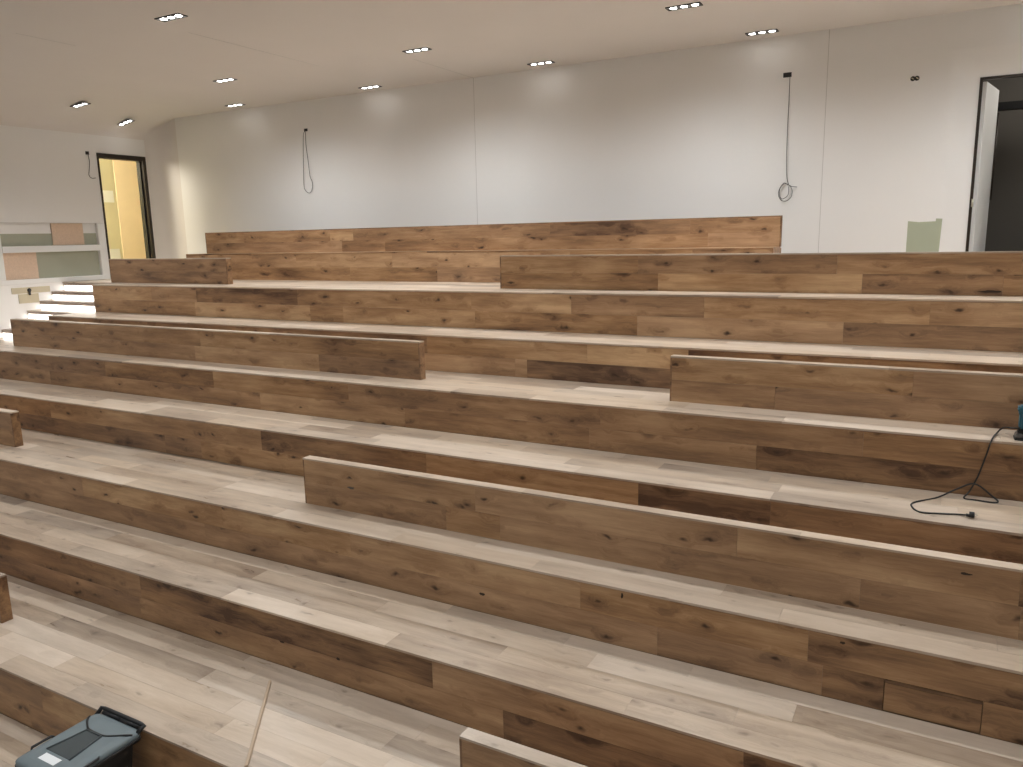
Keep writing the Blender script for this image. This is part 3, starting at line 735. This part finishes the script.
# ------------------------------------------------------------------ grey lidded bin
def lidded_bin():
    z = TZ[8]; zt = .51; x0, x1, y0, y1 = -5.16, -4.665, 2.40, 3.005
    cx, cy = (x0 + x1) / 2, (y0 + y1) / 2
    t = tag(empty('lidded_bin', (cx, cy, z)), 'dirty grey plastic bin with a black handle and white label on its lid', 'bin')
    W, D = x1 - x0, y1 - y0
    # tapered body
    bm = bmesh.new(); hb = zt - .05
    def rr(w, d, r, zz, n=5):
        vs = []
        for sx, sy, a0 in ((1, 1, 0), (-1, 1, 90), (-1, -1, 180), (1, -1, 270)):
            for k in range(n + 1):
                a_ = math.radians(a0 + 90 * k / n); vs.append((sx * (w/2 - r) + r * math.cos(a_), sy * (d/2 - r) + r * math.sin(a_), zz))
        return vs
    def loft(bm, rings, cap=True):
        R = [[bm.verts.new(p) for p in r_] for r_ in rings]; n = len(R[0])
        for A, B in zip(R, R[1:]):
            for k in range(n): bm.faces.new((A[k], A[(k+1) % n], B[(k+1) % n], B[k]))
        if cap: bm.faces.new(R[0][::-1]); bm.faces.new(R[-1])
    def fin(bm, name, mat, parent, smooth=True):
        bmesh.ops.recalc_face_normals(bm, faces=bm.faces)
        me = bpy.data.meshes.new(name); bm.to_mesh(me); bm.free()
        for p in me.polygons: p.use_smooth = smooth and len(p.vertices) == 4
        return link(name, me, mat, parent)
    loft(bm, [rr(W - .16, D - .14, .04, .0), rr(W - .08, D - .06, .045, hb - .05), rr(W - .05, D - .04, .05, hb - .05), rr(W - .05, D - .04, .05, hb)])
    fin(bm, 'body', MAT['rubber'], t)
    # lid: skirt, chamfer, slightly domed top
    bm = bmesh.new()
    loft(bm, [rr(W, D, .05, hb - .02), rr(W, D, .05, hb + .022), rr(W - .03, D - .03, .045, hb + .034), rr(W - .12, D - .12, .04, hb + .045)])
    lid = fin(bm, 'lid', MAT['bin'], t)
    zl = hb + .0445
    # dark rim below the lid edge
    bm = bmesh.new(); loft(bm, [rr(W + .012, D + .012, .055, hb - .03), rr(W + .012, D + .012, .055, hb - .005)])
    fin(bm, 'rim', MAT['black'], t)
    # sunken panel drawn by a raised frame: trapezoid in the middle of the lid
    pan = [(-.13, -.14), (.12, -.14), (.075, .115), (-.085, .115)]
    bm = bmesh.new()
    lo_ = [bm.verts.new((x, y, zl)) for x, y in pan]; hi_ = [bm.verts.new((x * .97, y * .97, zl + .003)) for x, y in pan]
    bm.faces.new(hi_)
    for k in range(4): bm.faces.new((lo_[k], lo_[(k+1) % 4], hi_[(k+1) % 4], hi_[k]))
    fin(bm, 'recess_panel', MAT['bin_dark'], lid, False)
    for p0, p1 in ((pan[1], pan[2]), (pan[2], pan[3]), (pan[3], pan[0])):
        link('ridge', tube_mesh('ridge', [(p0[0], p0[1], zl + .002), (p1[0], p1[1], zl + .002)], .008, 8), MAT['bin_dark'], lid)
    # arched groove before the hinge
    arc = [(-W/2 + .01, .235, zl - .012), (-W/2 + .04, .2, zl - .001), (-.15, .16, zl + .001), (-.085, .128, zl + .001), (0, .122, zl + .001), (.085, .128, zl + .001), (.15, .16, zl + .001), (W/2 - .04, .2, zl - .001), (W/2 - .01, .235, zl - .012)]
    link('groove', tube_mesh('groove', spline(arc, 5), .008, 6), MAT['black'], lid)
    # side grips
    for s in (-1, 1):
        g = [(s * (W/2 - .012), -.18, zl - .022), (s * (W/2 + .012), -.165, zl - .012), (s * (W/2 + .012), -.03, zl - .012), (s * (W/2 - .012), -.015, zl - .022)]
        link('side_grip', tube_mesh('side_grip', g, .009, 8), MAT['black'], lid)
    # label
    lb = box('label', (-.085, -.03, 0), (.085, .03, .001), MAT['label'], None); lb.parent = lid
    lb.location = (-.01, -.19, zl + .0005)
    # hinge handle bar
    hy = D/2 + .026
    bar = [(-W/2 + .02, D/2 - .03, zl - .028), (-W/2 + .012, hy, zl + .004), (-W/2 + .05, hy, zl + .006), (W/2 - .05, hy, zl + .006), (W/2 - .012, hy, zl + .004), (W/2 - .02, D/2 - .03, zl - .028)]
    link('handle', tube_mesh('handle', bar, .016, 10), MAT['black'], t)
    for x in (-.1, .1):
        link('hinge', tube_mesh('hinge', [(x - .095, D/2 + .012, zl - .012), (x + .095, D/2 + .012, zl - .012)], .016, 10), MAT['black'], t)
lidded_bin()

# ------------------------------------------------------------------ power sander with cable
def sander():
    z = TZ[3]; x0, y0 = .545, 6.705
    t = tag(empty('power_sander', (x0 + .14, y0 + .05, z)), 'teal power sander with a black base standing on an oak tier', 'sander')
    def prism(name, prof, ya, yb, mat, bev=.006, parent=t):
        bm = bmesh.new()
        A = [bm.verts.new((x, ya, zz)) for x, zz in prof]; B = [bm.verts.new((x, yb, zz)) for x, zz in prof]
        n = len(prof); bm.faces.new(A); bm.faces.new(B[::-1])
        for k in range(n): bm.faces.new((A[k], B[k], B[(k+1) % n], A[(k+1) % n]))
        bmesh.ops.recalc_face_normals(bm, faces=bm.faces)
        bmesh.ops.bevel(bm, geom=list(bm.edges), offset=bev, segments=2, affect='EDGES', clamp_overlap=True)
        me = bpy.data.meshes.new(name); bm.to_mesh(me); bm.free(); return link(name, me, mat, parent)
    prism('sanding_pad', [(-.14, 0), (.14, 0), (.14, .022), (-.14, .022)], -.05, .05, MAT['rubber'], .004)
    prism('base_plate', [(-.138, .0225), (.138, .0225), (.13, .052), (-.132, .052)], -.048, .048, plain('grey_metal', (.22, .21, .2, 1), .35, metal=.6), .005)
    prism('skirt', [(-.125, .0525), (.12, .0525), (.10, .085), (-.11, .085)], -.042, .042, MAT['black'], .008)
    prism('motor_housing', [(-.118, .0855), (.095, .0855), (.085, .17), (.10, .225), (.06, .255), (-.125, .262), (-.14, .24), (-.118, .2)], -.045, .045, MAT['teal'], .014)
    prism('grip', [(-.06, .2575), (.05, .2555), (.04, .28), (-.045, .285)], -.028, .028, MAT['black'], .01)
    k = link('switch', tube_mesh('switch', [(-.09, -.045, .2), (-.07, -.049, .2)], .008, 8), MAT['black'], t)
    k = link('dust_port', tube_mesh('dust_port', [(.09, 0, .11), (.15, 0, .12)], .022, 12), MAT['black'], t)
    # cable: out of the sander, over the tier edge, down the riser, loose loop on the next tier, plug
    zf = TZ[3] + .006; zg = TZ[4] + .006; yr = RY[3]
    W = [Vector((x0 + .055, y0 + .05, z + .095)), Vector((x0 + .01, y0 + .04, z + .085)), on_z(1003, 428, zf + .03), on_z(996, 434, zf + .006),
         Vector((on_y(992, 438, yr - .008).x, yr - .004, zf)), Vector((on_y(986, 455, yr - .012).x, yr - .014, z - .12)),
         Vector((on_y(978, 475, yr - .02).x, yr - .022, z - .28)), Vector((on_y(970, 490, yr - .03).x, yr - .03, zg + .04)),
         on_z(964, 498, zg), on_z(976, 500, zg), on_z(993, 502.5, zg), on_z(998, 501.5, zg), on_y(992, 496, yr - .03), on_y(975, 484, yr - .04), on_y(958, 488.5, yr - .04), on_z(937, 497.5, zg),
         on_z(915, 502, zg), on_z(911.5, 506, zg), on_z(920, 512, zg), on_z(940, 513.5, zg), on_z(958, 514.3, zg), on_z(966, 515, zg + .006)]
    o0 = t.location
    link('cable', tube_mesh('cable', spline([p - o0 for p in W], 7), .006, 8), MAT['rubber'], t)
    e0 = on_z(966, 515, zg + .012); e1 = on_z(975, 516, zg + .012); dv = (e1 - e0).normalized()
    p = link('plug', tube_mesh('plug', [e0 - o0, e0 + dv * .02 - o0], .011, 10), MAT['rubber'], t)
    bd = link('plug_body', tube_mesh('plug_body', [e0 + dv * .02 - o0 + Vector((0, 0, .008)), e0 + dv * .05 - o0 + Vector((0, 0, .008))], .02, 12), MAT['rubber'], t)
    sd = Vector((-dv.y, dv.x, 0))
    for s in (-1, 1):
        c0 = e0 + dv * .05 + sd * .0095 * s - o0 + Vector((0, 0, .008))
        link('pin', tube_mesh('pin', [c0, c0 + dv * .019], .0024, 6), MAT['brass'], bd)
sander()
